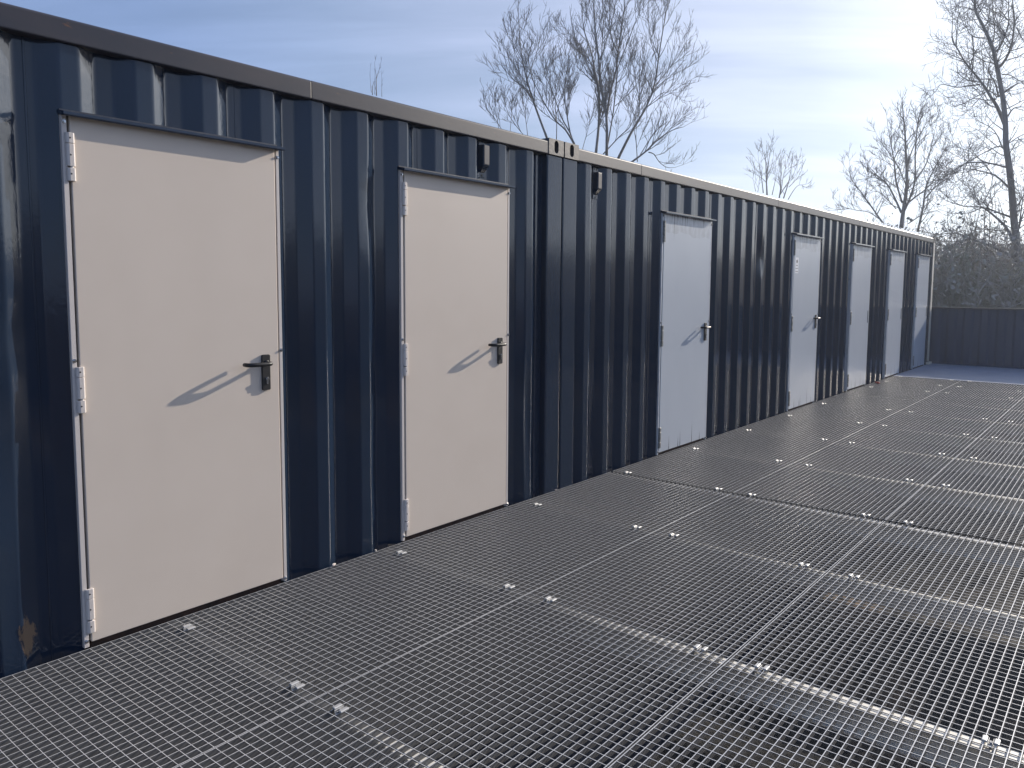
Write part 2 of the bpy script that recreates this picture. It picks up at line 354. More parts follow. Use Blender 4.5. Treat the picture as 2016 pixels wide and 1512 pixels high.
class MB:
    def __init__(self):
        self.v, self.f = [], []

    def box(self, u0, u1, v0, v1, z0, z1):
        b = len(self.v)
        for z in (z0, z1):
            for (u, v) in ((u0, v0), (u1, v0), (u1, v1), (u0, v1)):
                self.v.append((u, -v, z))
        self.f += [(b, b + 1, b + 2, b + 3), (b + 4, b + 7, b + 6, b + 5)]
        for i in range(4):
            j = (i + 1) % 4
            self.f.append((b + i, b + 4 + i, b + 4 + j, b + j))
        return self

    def prism(self, poly, axis, a, b):
        """poly: 2-d outline in the other two of (u, v, z), extruded along axis from a to b"""
        s = len(self.v)
        for t in (a, b):
            for p, q in poly:
                c = {'u': (t, p, q), 'v': (p, t, q), 'z': (p, q, t)}[axis]
                self.v.append((c[0], -c[1], c[2]))
        n = len(poly)
        self.f += [tuple(range(s, s + n)), tuple(range(s + 2 * n - 1, s + n - 1, -1))]
        for i in range(n):
            j = (i + 1) % n
            self.f.append((s + i, s + n + i, s + n + j, s + j))
        return self

    def tube(self, pts, rads, n=8, cap=True, world=False):
        """pts in (u, v, z), or world xyz"""
        P = [Vector(p) if world else Vector((p[0], -p[1], p[2])) for p in pts]
        s = len(self.v)
        ref = None
        for i, p in enumerate(P):
            d = (P[min(i + 1, len(P) - 1)] - P[max(i - 1, 0)])
            if d.length < 1e-9: d = Vector((0, 0, 1))
            d.normalize()
            if ref is None: ref = d.orthogonal().normalized()
            ref = (ref - d * ref.dot(d))
            ref = ref.normalized() if ref.length > 1e-6 else d.orthogonal().normalized()
            e = d.cross(ref)
            r = rads[i] if isinstance(rads, (list, tuple)) else rads
            for k in range(n):
                a = 2 * math.pi * k / n
                q = p + ref * (r * math.cos(a)) + e * (r * math.sin(a))
                self.v.append((q.x, q.y, q.z))
        for i in range(len(P) - 1):
            for k in range(n):
                j = (k + 1) % n
                self.f.append((s + i * n + k, s + i * n + j, s + (i + 1) * n + j, s + (i + 1) * n + k))
        if cap:
            self.f.append(tuple(range(s + n - 1, s - 1, -1)))
            e0 = s + (len(P) - 1) * n
            self.f.append(tuple(range(e0, e0 + n)))
        return self

    def mesh(self, name, material, bevel=0.0, smooth=False, seg=2, recalc=True):
        me = bpy.data.meshes.new(name)
        me.from_pydata(self.v, [], self.f)
        if recalc or bevel:
            bm = bmesh.new(); bm.from_mesh(me)
            if recalc: bmesh.ops.recalc_face_normals(bm, faces=bm.faces)
            if bevel:
                ed = [e for e in bm.edges if len(e.link_faces) == 2 and e.calc_face_angle(0) > 0.6]
                bmesh.ops.bevel(bm, geom=ed, offset=bevel, segments=seg, affect='EDGES', profile=.5)
            bm.to_mesh(me); bm.free()
        if smooth:
            for p in me.polygons: p.use_smooth = True
        for mt in (material if isinstance(material, (list, tuple)) else [material]):
            me.materials.append(mt)
        return me


def put(name, me, parent=None, loc=(0, 0, 0)):
    """loc in (u, v, z) relative to the parent"""
    o = bpy.data.objects.new(name, me)
    COL.objects.link(o)
    o.location = (loc[0], -loc[1], loc[2])
    if parent: o.parent = parent
    return o


def thing(name, label, cat, loc=(0, 0, 0), group=None):
    o = put(name, None, None, loc)
    o['label'] = label; o['category'] = cat
    if group: o['group'] = group
    return o


def tag(o, label=None, cat=None, group=None, kind=None):
    for k, val in (('label', label), ('category', cat), ('group', group), ('kind', kind)):
        if val: o[k] = val
    return o


# ------------------------------------------------------------------ ground
gm = MB()
gm.v = [(-200, -200, -2.75), (200, -200, -2.75), (200, 200, -2.75), (-200, 200, -2.75)]
gm.f = [(0, 1, 2, 3)]
tag(put('ground', gm.mesh('ground', SOIL)), kind='structure', label='dark earth yard below the steel walkway')

# ------------------------------------------------------------------ containers
PITCH, OUT, SL, IN = 0.2785, 0.072, 0.068, 0.070
V_OUT, V_IN = -0.006, -0.042


def wall_profile(edge, u0, u1):
    """sample points (u, v) of the corrugated sheet between u0 and u1; an outer flat ends at u = edge"""
    pts = []
    k0 = math.floor((u0 - edge) / PITCH) - 1
    k1 = math.ceil((u1 - edge) / PITCH) + 1
    r = 0.008
    for k in range(k0, k1 + 1):
        e = edge + k * PITCH
        corner = [(e - OUT, V_OUT), (e, V_OUT), (e + SL, V_IN), (e + SL + IN, V_IN)]
        seq = [(e - OUT - SL, V_IN)] + corner + [(e - OUT + PITCH, V_OUT)]
        for i in range(1, 5):
            a, c, b = Vector(seq[i - 1]), Vector(seq[i]), Vector(seq[i + 1])
            d0, d1 = (a - c).normalized(), (b - c).normalized()
            p0, p2 = c + d0 * r, c + d1 * r
            pts.append(tuple(p0 + d0 * .004))
            for t in (0, .33, .67, 1):
                pts.append(tuple(p0 * (1 - t) ** 2 + c * (2 * t * (1 - t)) + p2 * t * t))
            pts.append(tuple(p2 + d1 * .004))
    res = []
    for (a, b) in zip(pts[:-1], pts[1:]):
        for lim in (u0, u1):
            if a[0] < lim < b[0]:
                t = (lim - a[0]) / (b[0] - a[0])
                res.append((lim, a[1] + (b[1] - a[1]) * t))
        if u0 < b[0] < u1: res.append(b)
    return sorted(set(res))


def wave(u, z, s):
    return (math.sin(u * 3.1 + z * 1.7 + s) + math.sin(u * 7.3 - z * 2.9 + 2 * s) * .6 + math.sin(u * 1.3 + z * 5.1 + 3 * s) * .5) * 0.0006


DENTS = [(1.385, 1.83, .035, .16, -.012), (1.41, .42, .05, .22, -.006), (2.72, .62, .04, .3, -.014), (2.74, .25, .05, .2, -.008),
         (3.55, .33, .04, .2, -.02), (1.43, 1.05, .04, .12, -.010), (-.30, .55, .05, .35, -.016), (-.28, 1.25, .05, .1, -.012),
         (6.72, 1.75, .05, .14, -.02), (6.55, 1.95, .04, .06, -.01), (-.33, .2, .07, .2, -.014), (5.6, 1.2, .1, .3, -.006), (3.18, 2.12, .05, .05, -.006), (2.62, 2.1, .06, .06, .004)]


def sheet(name, parent, po, edge, u0, u1, z0, z1, cuts, seed):
    prof = wall_profile(edge, u0, u1)
    us = sorted(set([p[0] for p in prof] + [c for d in cuts for c in (d[0], d[1]) if u0 < c < u1]))
    pu = [p[0] for p in prof]; pv = [p[1] for p in prof]

    def vat(u):
        import bisect
        i = bisect.bisect_left(pu, u)
        if i <= 0: return pv[0]
        if i >= len(pu): return pv[-1]
        t = (u - pu[i - 1]) / max(1e-9, pu[i] - pu[i - 1])
        return pv[i - 1] + (pv[i] - pv[i - 1]) * t
    zs = [z0 + (z1 - z0) * i / 30 for i in range(31)]
    for d in cuts:
        if d[0] < u1 and d[1] > u0: zs.append(d[2])
    zs = sorted(set(zs))
    mb = MB()
    for z in zs:
        for u in us:
            dv = wave(u, z, seed)
            for (du, dz, ru, rz, dep) in DENTS:
                q = ((u - du) / ru) ** 2 + ((z - dz) / rz) ** 2
                if q < 6: dv += dep * math.exp(-q)
            mb.v.append((u - po[0], -(vat(u) + dv) + po[1], z - po[2]))
    n = len(us)
    for i in range(len(zs) - 1):
        for j in range(n - 1):
            uc, zc = (us[j] + us[j + 1]) / 2, (zs[i] + zs[i + 1]) / 2
            if any(d[0] < uc < d[1] and zc < d[2] for d in cuts): continue
            a = i * n + j
            mb.f.append((a, a + 1, a + n + 1, a + n))
    o = put(name, mb.mesh(name, NAVY, smooth=True, recalc=False), parent)
    return o


ZT = 2.05


def casting_mesh(key):
    """corner casting block with an oval hole in its face; local origin at the lower left front corner"""
    W, H, D = 0.168, 0.104, 0.162
    mb = MB()
    N = 28
    cx, cz, a, b = W / 2, H / 2 + .002, 0.031, 0.040
    def oval(t):
        # an upright stadium
        c, s = math.cos(t), math.sin(t)
        h = .018
        return (cx + .024 * c, cz + .024 * s + (h if s > 0 else -h))
    ring, outer = [], []
    for k in range(N):
        t = 2 * math.pi * (k + .5) / N
        ring.append(oval(t))
        c, s = math.cos(t), math.sin(t)
        f = min(W / 2 / max(1e-6, abs(c)), H / 2 / max(1e-6, abs(s)))
        outer.append((W / 2 + f * c, H / 2 + f * s))
    for (p, q) in outer: mb.v.append((p, 0, q))
    for (p, q) in ring: mb.v.append((p, 0, q))
    for (p, q) in ring: mb.v.append((p, .05, q))
    for k in range(N):
        j = (k + 1) % N
        mb.f.append((k, j, N + j, N + k))
        mb.f.append((N + k, N + j, 2 * N + j, 2 * N + k))
    mb.f.append(tuple(range(2 * N, 3 * N)))
    s = len(mb.v)
    for (p, q) in outer: mb.v.append((p, D, q))
    for k in range(N):
        j = (k + 1) % N
        mb.f.append((k, s + k, s + j, j))
    mb.f.append(tuple(range(s, s + N)))
    return mb.mesh(key, CASTING)


CAST_ME = casting_mesh('corner_casting')


def rounded(u0, u1, z0, z1, r, n=4):
    out = []
    for (cu, cz, a0) in ((u1 - r, z0 + r, -90), (u1 - r, z1 - r, 0), (u0 + r, z1 - r, 90), (u0 + r, z0 + r, 180)):
        for k in range(n + 1):
            a = R(a0 + 90 * k / n)
            out.append((cu + r * math.cos(a), cz + r * math.sin(a)))
    return out


# door pieces, built once per style, origin at the lower hinge corner of the frame on the wall face
DOOR_W = {'beige': 0.924, 'grey': 0.950}
ME = {}


def door_meshes(style):
    W = DOOR_W[style]
    paint, trim, hingem = (BEIGE, BEIGE_TRIM, BEIGE_TRIM) if style == 'beige' else (GREY, GREY_TRIM, ZINC_HINGE)
    d = {}
    d['leaf'] = MB().box(.027, W - .023, -.034, .011, .022, ZT - .004).mesh('door_leaf', paint, bevel=.003)
    fr = MB()
    fr.prism([(0, -.05), (0, .009), (.0185, .009), (.0185, -.004), (.0225, -.004), (.0225, -.05)], 'z', .004, ZT)
    fr.prism([(W, -.05), (W, .009), (W - .0155, .009), (W - .0155, -.004), (W - .0195, -.004), (W - .0195, -.05)], 'z', .004, ZT)
    d['frame'] = fr.mesh('door_frame', trim, bevel=.0015, seg=1)
    d['sill'] = MB().box(.029, W - .025, -.06, -.006, -.02, .020).mesh('door_sill', RUST)
    d['lintel'] = MB().box(.0, W, -.05, -.003, ZT - .003, ZT + .012).mesh('door_lintel', NAVY_DULL)
    # drip canopy: a thin folded ledge
    cp = MB().prism([(-.045, ZT - .001), (.046, ZT - .020), (.048, ZT - .014), (.047, ZT - .004), (-.045, ZT + .016)], 'u', -.006, W + .008)
    d['canopy'] = cp.mesh('canopy', NAVY, bevel=.001, seg=1)
    h = MB()
    sec = [(.0, .0095), (.026, .0095), (.0285, .0110), (.0300, .014), (.0300, .0175), (.028, .0210), (.024, .0225), (.010, .0225), (.003, .020), (.0, .015)]
    for (a, b) in ((0, .048), (.054, .136), (.1375, .176)):
        h.prism([(p, q) for p, q in sec], 'z', a, b)
    h.tube([(.018, .016, .046), (.018, .016, .056)], .006, 8)
    hinge_me = h.mesh('hinge', hingem, bevel=.0012, seg=1)
    d['hinge'] = hinge_me
    hp = MB()
    for z in (.026, .095, .157):
        hp.tube([(.013, .0222, z), (.013, .0231, z)], .0032, 8)
    d['hinge_pin'] = hp.mesh('hinge_pin_hole', BLACK)
    s = MB()
    s.tube([(0, .008, 0), (0, .012, 0)], .0085, 6)
    s.tube([(0, .010, 0), (0, .017, 0)], .0055, 6)
    d['screw'] = s.mesh('frame_screw', CHROME if style == 'beige' else ZINC_HINGE, bevel=.0008, seg=1)
    pl = MB().prism(rounded(-.021, .021, -.082, .082, .007), 'v', .0112, .0215)
    d['plate'] = pl.mesh('handle_plate', BLACK, bevel=.0015, seg=2)
    lv = MB()
    path = [(0, .016, 0), (0, .046, 0), (-.001, .056, 0), (-.005, .064, 0), (-.013, .0685, 0), (-.024, .070, 0), (-.060, .0705, 0), (-.092, .0700, 0), (-.104, .0675, 0), (-.112, .062, 0), (-.1155, .054, 0), (-.116, .044, 0), (-.116, .026, 0)]
    lv.tube(path, [.0095] * 12 + [.0085], 12)
    lv.tube([(0, .0205, 0), (0, .0265, 0)], .0135, 16)
    d['lever'] = lv.mesh('lever', LEVER, smooth=True)
    lc = MB()
    lc.tube([(0, .0150, .0085), (0, .0290, .0085)], .0085, 14)
    lc.box(-.005, .005, .0150, .0280, -.016, .006)
    d['lock'] = lc.mesh('lock_cylinder', CHROME, bevel=.0008, seg=1)
    d['plain_plate'] = MB().prism(rounded(-.012, .012, -.10, .08, .005), 'v', .0112, .0150).mesh('lock_plate', BLACK, bevel=.001, seg=1)
    if style == 'grey':
        rnd = random.Random(5)
        dr = MB()
        def drip(u, z, w, ln, up_):
            sg = 1 if up_ else -1
            b = len(dr.v)
            for (p, q) in ((u - w, z), (u + w, z), (u + w * .3, z + sg * ln * .7), (u, z + sg * ln), (u - w * .3, z + sg * ln * .7)):
                dr.v.append((p, -.0116, q))
            dr.f.append((b, b + 1, b + 2, b + 3, b + 4))
        for u, ln in ((.16, .09), (.20, .30), (.25, .12), (.27, .08), (.35, .12), (.40, .14), (.45, .11), (.57, .16), (.59, .05), (.76, .13), (.78, .06)):
            drip(u + rnd.uniform(-.01, .01), ZT - .014, .0045, ln * .75, False)
        for u, ln in ((.20, .13), (.37, .10), (.41, .15), (.64, .20), (.80, .08)):
            drip(u, .024, .005, ln, True)
        d['drip'] = dr.mesh('paint_drip', NAVY_DULL, recalc=False)
        sm = MB()
        n = 26
        tops, bots = [], []
        for i in range(n + 1):
            u = .045 + (W - .09) * i / n
            tops.append((u, -.0113, ZT - .012)); bots.append((u, -.0113, ZT - .155 - .012 * math.sin(i * .45) - .006 * math.sin(i * 1.3) - .0012 * i))
        sm.v = tops + bots
        sm.f = [(i, i + 1, n + 2 + i, n + 1 + i) for i in range(n)]
        d['smear'] = sm.mesh('paint_smear', GREY_SMEAR, recalc=False)
    return d


STEEL_LEVER = mat('brushed_lever_steel', (0.42, 0.42, 0.42), 0.28, metal=1.0)
for st in ('beige', 'grey'): ME[st] = door_meshes(st)


def door(container, off, u, style, handle, label):
    d, W = ME[style], DOOR_W[style]
    o = put('door', d['leaf'], container, (u - off, 0, 0))
    o['label'] = label
    put('door_frame', d['frame'], o); put('door_sill', d['sill'], o); put('door_lintel', d['lintel'], o)
    put('canopy', d['canopy'], o)
    for z in (1.800, .930, .062):
        put('hinge', d['hinge'], o, (.010, 0, z))
        put('hinge_pin_hole', d['hinge_pin'], o, (.010, 0, z))
    for z in (2.015, 1.13, .030):
        put('frame_screw', d['screw'], o, (.0095, 0, z))
        put('frame_screw', d['screw'], o, (W - .0078, 0, z - .012))
    hu = W - .096
    if handle:
        put('handle_plate', d['plate'], o, (hu, 0, 1.021))
        put('lever', d['lever'], o, (hu, 0, 1.064))
        put('lock_cylinder', d['lock'], o, (hu + .001, 0, .983))
    else:
        put('lock_plate', d['plain_plate'], o, (W - .07, 0, 1.03))
    if style == 'grey':
        put('paint_smear', d['smear'], o)
        x = put('paint_drip', d['drip'], o); x['kind'] = 'stuff'
    return o


def vent_mesh():
    b = MB()
    b.box(-.031, .031, 0, .003, -.118, .118)
    body = MB()
    w0, w1 = .027, .020
    # box body tapering towards the bottom
    zt, zm, zb, dp = .072, -.052, -.090, .042
    body.v = [(-w0, 0, zt), (w0, 0, zt), (w0, -dp, zt), (-w0, -dp, zt),
              (-w0, 0, zm), (w0, 0, zm), (w0, -dp, zm), (-w0, -dp, zm),
              (-w1, 0, zb), (w1, 0, zb), (w1, -.006, zb), (-w1, -.006, zb)]
    body.f = [(0, 1, 2, 3)]
    for s in (0, 4):
        for i in range(4):
            j = (i + 1) % 4
            body.f.append((s + i, s + j, s + 4 + j, s + 4 + i))
    body.f.append((11, 10, 9, 8))
    sc = MB()
    for (u, z) in ((-.015, .096), (.015, .096), (0, -.106)):
        sc.tube([(u, .0028, z), (u, .0045, z)], .0075, 10)
    lo = MB()
    lo.box(-.024, .024, .0415, .0445, -.047, .068)
    return (b.mesh('vent_flange', NAVY, bevel=.001, seg=1), body.mesh('vent_body', NAVY, bevel=.003), sc.mesh('vent_screw_hole', BLACK), lo.mesh('vent_cover', NAVY_WORN, bevel=.003))


VENT = vent_mesh()


def container(name, label, u0, u1, edge, seams, doors, vents, post_l=True, post_r=True):
    t = thing(name, label, 'container', (u0, 0, 0))
    po = (u0, 0, 0)
    a = u0 + (.172 if post_l else 0); b = u1 - (.172 if post_r else 0)
    cuts = [(d[0] + .004, d[0] + DOOR_W[d[1]] - .004, ZT) for d in doors]
    sm = [a] + [s for s in seams if a + .05 < s < b - .05] + [b]
    for i, (s0, s1) in enumerate(zip(sm[:-1], sm[1:])):
        if all(any(c[0] <= s0 and s1 <= c[1] for c in cuts) for _ in (0,)) and False: continue
        sheet('wall_panel', t, po, edge, s0 + .0012, s1 - .0012, -.10, 2.315, cuts, i * 1.7 + u0)
    # weld seams: narrow overlapping strips in the recesses
    for s in sm[1:-1]:
        inside = [c for c in cuts if c[0] < s < c[1]]
        zlo = ZT + .02 if inside else -.1
        put('seam_strip', MB().box(s - .004 - u0, s + .004 - u0, V_IN - .003, V_IN + .0025, zlo, 2.305).mesh('seam_strip', NAVY, bevel=.001, seg=1), t)
    # top side rail, in lengths with butt joints
    js = [a - (.004 if post_l else 0)] + [x for x in (u0 + 1.05, u0 + 4.0, u0 + 7.1, u0 + 9.6) if a < x < b] + [b + .004]
    for (x0, x1) in zip(js[:-1], js[1:]):
        put('top_rail', MB().prism([(-.06, 2.300), (.008, 2.300), (.011, 2.304), (.011, 2.380), (.004, 2.388), (-.06, 2.388)], 'u', x0 + .0012 - u0, x1 - .0012 - u0).mesh('top_rail', NAVY_WORN, bevel=.0025), t)
    put('bottom_rail', MB().box(a - u0, b - u0, -.10, -.046, -.28, -.02).mesh('bottom_rail', NAVY_DULL, bevel=.003), t)
    for (side, x0) in ((post_l, u0 + .003), (post_r, u1 - .171)):
        if not side: continue
        cm = NAVY
        put('corner_post', MB().prism([(x0 - u0, -.16), (x0 - u0, -.004), (x0 + .006 - u0, .002), (x0 + .162 - u0, .002), (x0 + .168 - u0, -.004), (x0 + .168 - u0, -.16)], 'z', -.28, 2.298).mesh('corner_post', cm, bevel=.003), t)
        put('corner_casting', CAST_ME, t, (x0 - u0, .0135, 2.302))
        put('corner_casting', CAST_ME, t, (x0 - u0, .0055, -.38))
    roof = MB()
    n = int((u1 - u0) / .209)
    for k in range(n):
        q = u0 + .17 + k * .209
        if q + .2 > u1 - .15: break
        roof.prism([(q - u0, 2.360), (q + .06 - u0, 2.376), (q + .1 - u0, 2.376), (q + .16 - u0, 2.360), (q + .209 - u0, 2.360), (q + .209 - u0, 2.350), (q - u0, 2.350)], 'v', -2.38, -.06)
    put('roof', roof.mesh('roof', NAVY_WORN), t)
    for x0 in (u0, u1 - .07):
        put('end_header', MB().box(x0 - u0, x0 + .07 - u0, -2.26, -.165, 2.30, 2.392).mesh('end_header', RUST, bevel=.003), t)
    for x0 in (.05, u1 - u0 - .09):
        put('end_wall', MB().box(x0, x0 + .04, -2.40, -.10, -.28, 2.30).mesh('end_wall', NAVY_DULL), t)
    put('back_wall', MB().box(0.02, u1 - u0 - .02, -2.438, -2.40, -.38, 2.39).mesh('back_wall', NAVY_DULL), t)
    put('floor', MB().box(.09, u1 - u0 - .09, -2.39, -.11, -.20, -.03).mesh('floor', RUST), t)
    for d in doors:
        door(t, u0, d[0], d[1], d[2], d[3])
    for (u, z) in vents:
        v = put('vent', VENT[1], t, (u - u0, V_IN + .002, z))
        put('vent_flange', VENT[0], v, (0, 0, 0)); put('vent_screw_hole', VENT[2], v); put('vent_cover', VENT[3], v)
    return t


E1, E2 = 0.254, 3.446
c1 = container('shipping_container', 'dark navy short container with two wide beige doors, nearest the camera', -2.990, 3.076, E1,
               [E1 + .105 + PITCH * k for k in (-10, -6, -2, 1, 5, 9)],
               [(-.1015, 'beige', True, 'beige steel door with black lever nearest the camera'), (1.5761, 'beige', True, 'beige steel door beside the container joint')],
               [(2.287, 2.200)])
c2 = container('shipping_container', 'dark navy long container with five narrow-looking pale grey doors, running to the far end', 3.084, 15.262, E2,
               [E2 + .105 + PITCH * k for k in (3, 7, 11, 15, 19, 23, 27, 31, 35, 39)],
               [(4.500, 'grey', True, 'pale grey door with lever, nearest the corner castings'),
                (7.617, 'grey', True, 'pale grey door with lever and small white label'),
                (9.940, 'grey', False, 'pale grey door without lever, just past the labelled door'),
                (11.972, 'grey', False, 'pale grey door without lever, between two others without lever'),
                (13.925, 'grey', False, 'pale grey door half shaded at the far end')],
               [(3.549, 2.185), (14.95, 2.14)])
# the small printed label on the fourth door
d4 = [o for o in c2.children if o.name.startswith('door') and abs(o.location.x - (7.617 - 3.084)) < .01][0]
lb = put('label_sticker', MB().box(.07, .175, .0112, .0118, 1.60, 1.78).mesh('label_sticker', LABEL), d4)
inkm = MB()
inkm.tube([(.122, .0117, 1.735), (.122, .0122, 1.735)], .021, 16)
inkm.box(.105, .142, .0118, .0121, 1.685, 1.695)
inkm.box(.082, .165, .0118, .0121, 1.652, 1.657)
inkm.box(.082, .165, .0118, .0121, 1.618, 1.623)
put('label_print', inkm.mesh('label_print', LABEL_INK), d4)
# pale strip that closes the far corner
put('corner_cover', MB().box(15.150 - 3.084, 15.270 - 3.084, .0025, .012, .06, 2.30).mesh('corner_cover', CREAM, bevel=.003), c2)
put('corner_foot', MB().box(15.06 - 3.084, 15.30 - 3.084, .0025, .06, .004, .045).mesh('corner_foot', CREAM, bevel=.003), c2)

# plinth under the containers: the upper storey stands on it
pb = put('plinth', MB().box(-3.0, 15.3, -2.44, -.03, -2.75, -.385).mesh('plinth', NAVY_DULL))
tag(pb, 'dark lower storey wall under the containers', kind='structure')

# ------------------------------------------------------------------ steel walkway
BEAMS = [-2.14, -.94, .262, 1.455, 2.660, 3.775, 4.975, 6.165, 7.345, 8.535, 9.690, 10.70, 11.60, 12.49]
wf = thing('walkway_frame', 'galvanised steel beams and columns carrying the grating walkway', 'frame', (0, 0, -.0262))
for i, b in enumerate(BEAMS):
    mb = MB()
    if i == 4:      # this one is a pair of flat bars with a gap
        mb.box(b - .031, b - .019, 0, 3.97, -.08, .0).box(b + .019, b + .031, 0, 3.97, -.08, .0).box(b - .019, b + .019, 0, 3.97, -.08, -.03)
    else:
        mb.box(b - .027, b + .027, 0, 3.97, -.005, .0).box(b - .003, b + .003, .002, 3.968, -.10, -.005).box(b - .027, b + .027, 0, 3.97, -.108, -.10)
    put('support_beam', mb.mesh('support_beam', BEAM), wf, (0, 0, .004))
col_me = MB().box(-.04, .04, -.04, .04, -2.71, -.106).mesh('column', BEAM, bevel=.004)
for b in (-2.14, .262, 3.775, 6.165, 9.690, 12.49):
    put('column', col_me, wf, (b, 3.93, 0))
put('edge_beam', MB().box(-2.2, 12.55, 3.972, 4.03, -.12, .0).mesh('edge_beam', BEAM), wf, (0, 0, .0225))

ROWS = [(-2.215, 3.752), (3.782, 9.680), (9.702, 12.540)]
COLS = [(.012, .992), (.996, 1.976), (1.980, 2.960), (2.964, 3.944)]
PU, PV = .0385, .0338


def clip_mesh():
    c = MB()
    c.prism([(-.030, .0005), (-.008, .0005), (-.006, .010), (.006, .010), (.008, .0005), (.030, .0005), (.030, .003), (.010, .0035), (.0075, .0125), (-.0075, .0125), (-.010, .0035), (-.030, .003)], 'u', -.012, .012)
    return c


cl = MB()
for s in (-1, 1):
    cl.prism([(s * .0168 - .0085, .0), (s * .0168 + .0085, .0), (s * .0168 + .0085, .0045), (s * .0168 + .0060, .0070), (s * .0168 - .0060, .0070), (s * .0168 - .0085, .0045)], 'u', -.017, .017)
cl.prism([(-.0062, -.010), (.0062, -.010), (.0062, -.0075), (-.0062, -.0075)], 'u', -.021, .021)
for s in (-1, 1):
    cl.box(-.021, .021, s * .0062 - .0008, s * .0062 + .0008, -.010, .002)
cl.tube([(0, 0, -.0075), (0, 0, -.001)], .0048, 6)
cl.box(-.004, .004, -.004, .004, -.036, -.010)
CLIP_ME = cl.mesh('fixing_clip', CLIP, bevel=.0012, seg=1)

row_txt = ['near the beige doors', 'near the levered grey doors', 'before the smooth deck']
col_txt = ['touching the wall', 'second from the wall', 'third from the wall', 'farthest from the wall']
def shade_bar_sides(me):
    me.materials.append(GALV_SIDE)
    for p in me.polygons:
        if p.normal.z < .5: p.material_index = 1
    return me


for ri, (u0, u1) in enumerate(ROWS):
    L = u1 - u0
    bar_me = shade_bar_sides(MB().box(0, L, -.00135, .00135, -.021, 0).mesh('bearing_bar', GALV))
    edge_me = shade_bar_sides(MB().box(0, L, -.0016, .0016, -.022, .0004).mesh('edge_bar', GALV))
    nb = int(L / PU)
    cr_mb = MB()
    for k in range(nb + 1):
        uu = (k + .35) * PU
        if uu > L - .004: break
        cr_mb.box(uu - .0012, uu + .0012, .0018, .9782, -.0032, -.0002)
    cross_me = shade_bar_sides(cr_mb.mesh('cross_bars', GALV))
    for ci, (v0, v1) in enumerate(COLS):
        p = thing('grating_panel', f'steel grating panel {row_txt[ri]}, {col_txt[ci]}', 'grating panel', (u0, v0, 0), 'grating panels of the walkway')
        p.location.z = random.uniform(-.0008, .0008)
        p.rotation_euler.z = random.uniform(-.0004, .0004)
        put('edge_bar', edge_me, p, (0, .0018, 0)); put('edge_bar', edge_me, p, (0, v1 - v0 - .0018, 0))
        for k in range(1, 29):
            put('bearing_bar', bar_me, p, (0, .0018 + k * (v1 - v0 - .0036) / 29, 0))
        cb_ = put('cross_bars', cross_me, p); cb_['kind'] = 'stuff'
        for b in BEAMS:
            if not (u0 - .01 <= b <= u1 + .03): continue
            bu = min(max(b, u0 + .03), u1 - .03)
            if b == 3.775 and ri == 0: bu = 3.70
            if b == 3.775 and ri == 1: bu = 3.806
            if ri == 0 and b == 3.775: continue
            if ri == 1 and b == 9.690: continue
            for kk in (3.5, 25.5):
                put('fixing_clip', CLIP_ME, p, (bu - u0 + random.uniform(-.004, .004), .0018 + kk * (v1 - v0 - .0036) / 29, 0))

# smooth painted deck and low wall at the far end
dk = thing('deck', 'smooth blue-grey painted deck at the far end in the shade of the low wall', 'deck', (12.56, 0, 0))
for k, (a, b) in enumerate(((.0, 1.42), (1.423, 2.845))):
    for (v0, v1) in ((.0, 1.99), (1.993, 4.0)):
        put('deck_plate', MB().box(a, b, v0 + .006, v1, -.04, .002).mesh('deck_plate', DECK, bevel=.001, seg=1), dk)
pw_ = thing('low_wall', 'waist-high navy corrugated end wall closing the walkway', 'low wall', (15.40, 0, 0))
cw = MB()
prof = []
for k in range(16):
    y0 = .02 + k * .27
    prof += [(y0, .0), (y0 + .10, .0), (y0 + .14, .028), (y0 + .23, .028)]
prof = [(v, d) for v, d in prof if v < 4.15] + [(4.2, .028)]
for z in (0.0, 1.062):
    for (v, d) in prof: cw.v.append((d, -v, z))
n = len(prof)
for i in range(n - 1): cw.f.append((i, i + 1, n + i + 1, n + i))
put('wall_sheet', cw.mesh('wall_sheet', LOW_WALL, recalc=False), pw_)
put('wall_back', MB().box(.03, .06, -.03, 4.2, -.3, 1.06).mesh('wall_back', LOW_WALL), pw_)
put('top_cap', MB().box(-.03, .07, -.04, 4.22, 1.062, 1.088).mesh('top_cap', NAVY_WORN, bevel=.003), pw_)
put('bottom_rail', MB().box(-.025, .0, .0, 4.2, .003, .03).mesh('bottom_rail', LOW_WALL, bevel=.002), pw_)


# ------------------------------------------------------------------ bare trees
GZ = -2.75


def limb_curve(q, rng, x_axis, base, dep_amp, d0):
    """smooth a limb given as lateral/height pairs; add depth as a gentle drift"""
    pts = [(q[i], q[i + 1]) for i in range(0, len(q), 2)]
    out = []
    fwd = Vector((x_axis.y, -x_axis.x, 0)) * -1
    slope = rng.uniform(-1, 1) * dep_amp
    L = 0
    acc = [0]
    for a, b in zip(pts[:-1], pts[1:]):
        L += math.hypot(b[0] - a[0], b[1] - a[1]); acc.append(L)
    for (x, z), s in zip(pts, acc):
        dep = d0 + slope * s + .12 * math.sin(s * 1.7 + slope * 9) * min(1, s)
        out.append(base + x_axis * x + fwd * dep + Vector((0, 0, z)))
    # catmull-rom
    P = [out[0]] + out + [out[-1]]
    res = []
    for i in range(1, len(P) - 2):
        for t in (0, .33, .67):
            a, b, c, d = P[i - 1], P[i], P[i + 1], P[i + 2]
            res.append(.5 * ((2 * b) + (c - a) * t + (2 * a - 5 * b + 4 * c - d) * t * t + (3 * b - a - 3 * c + d) * t ** 3))
    res.append(out[-1])
    return res


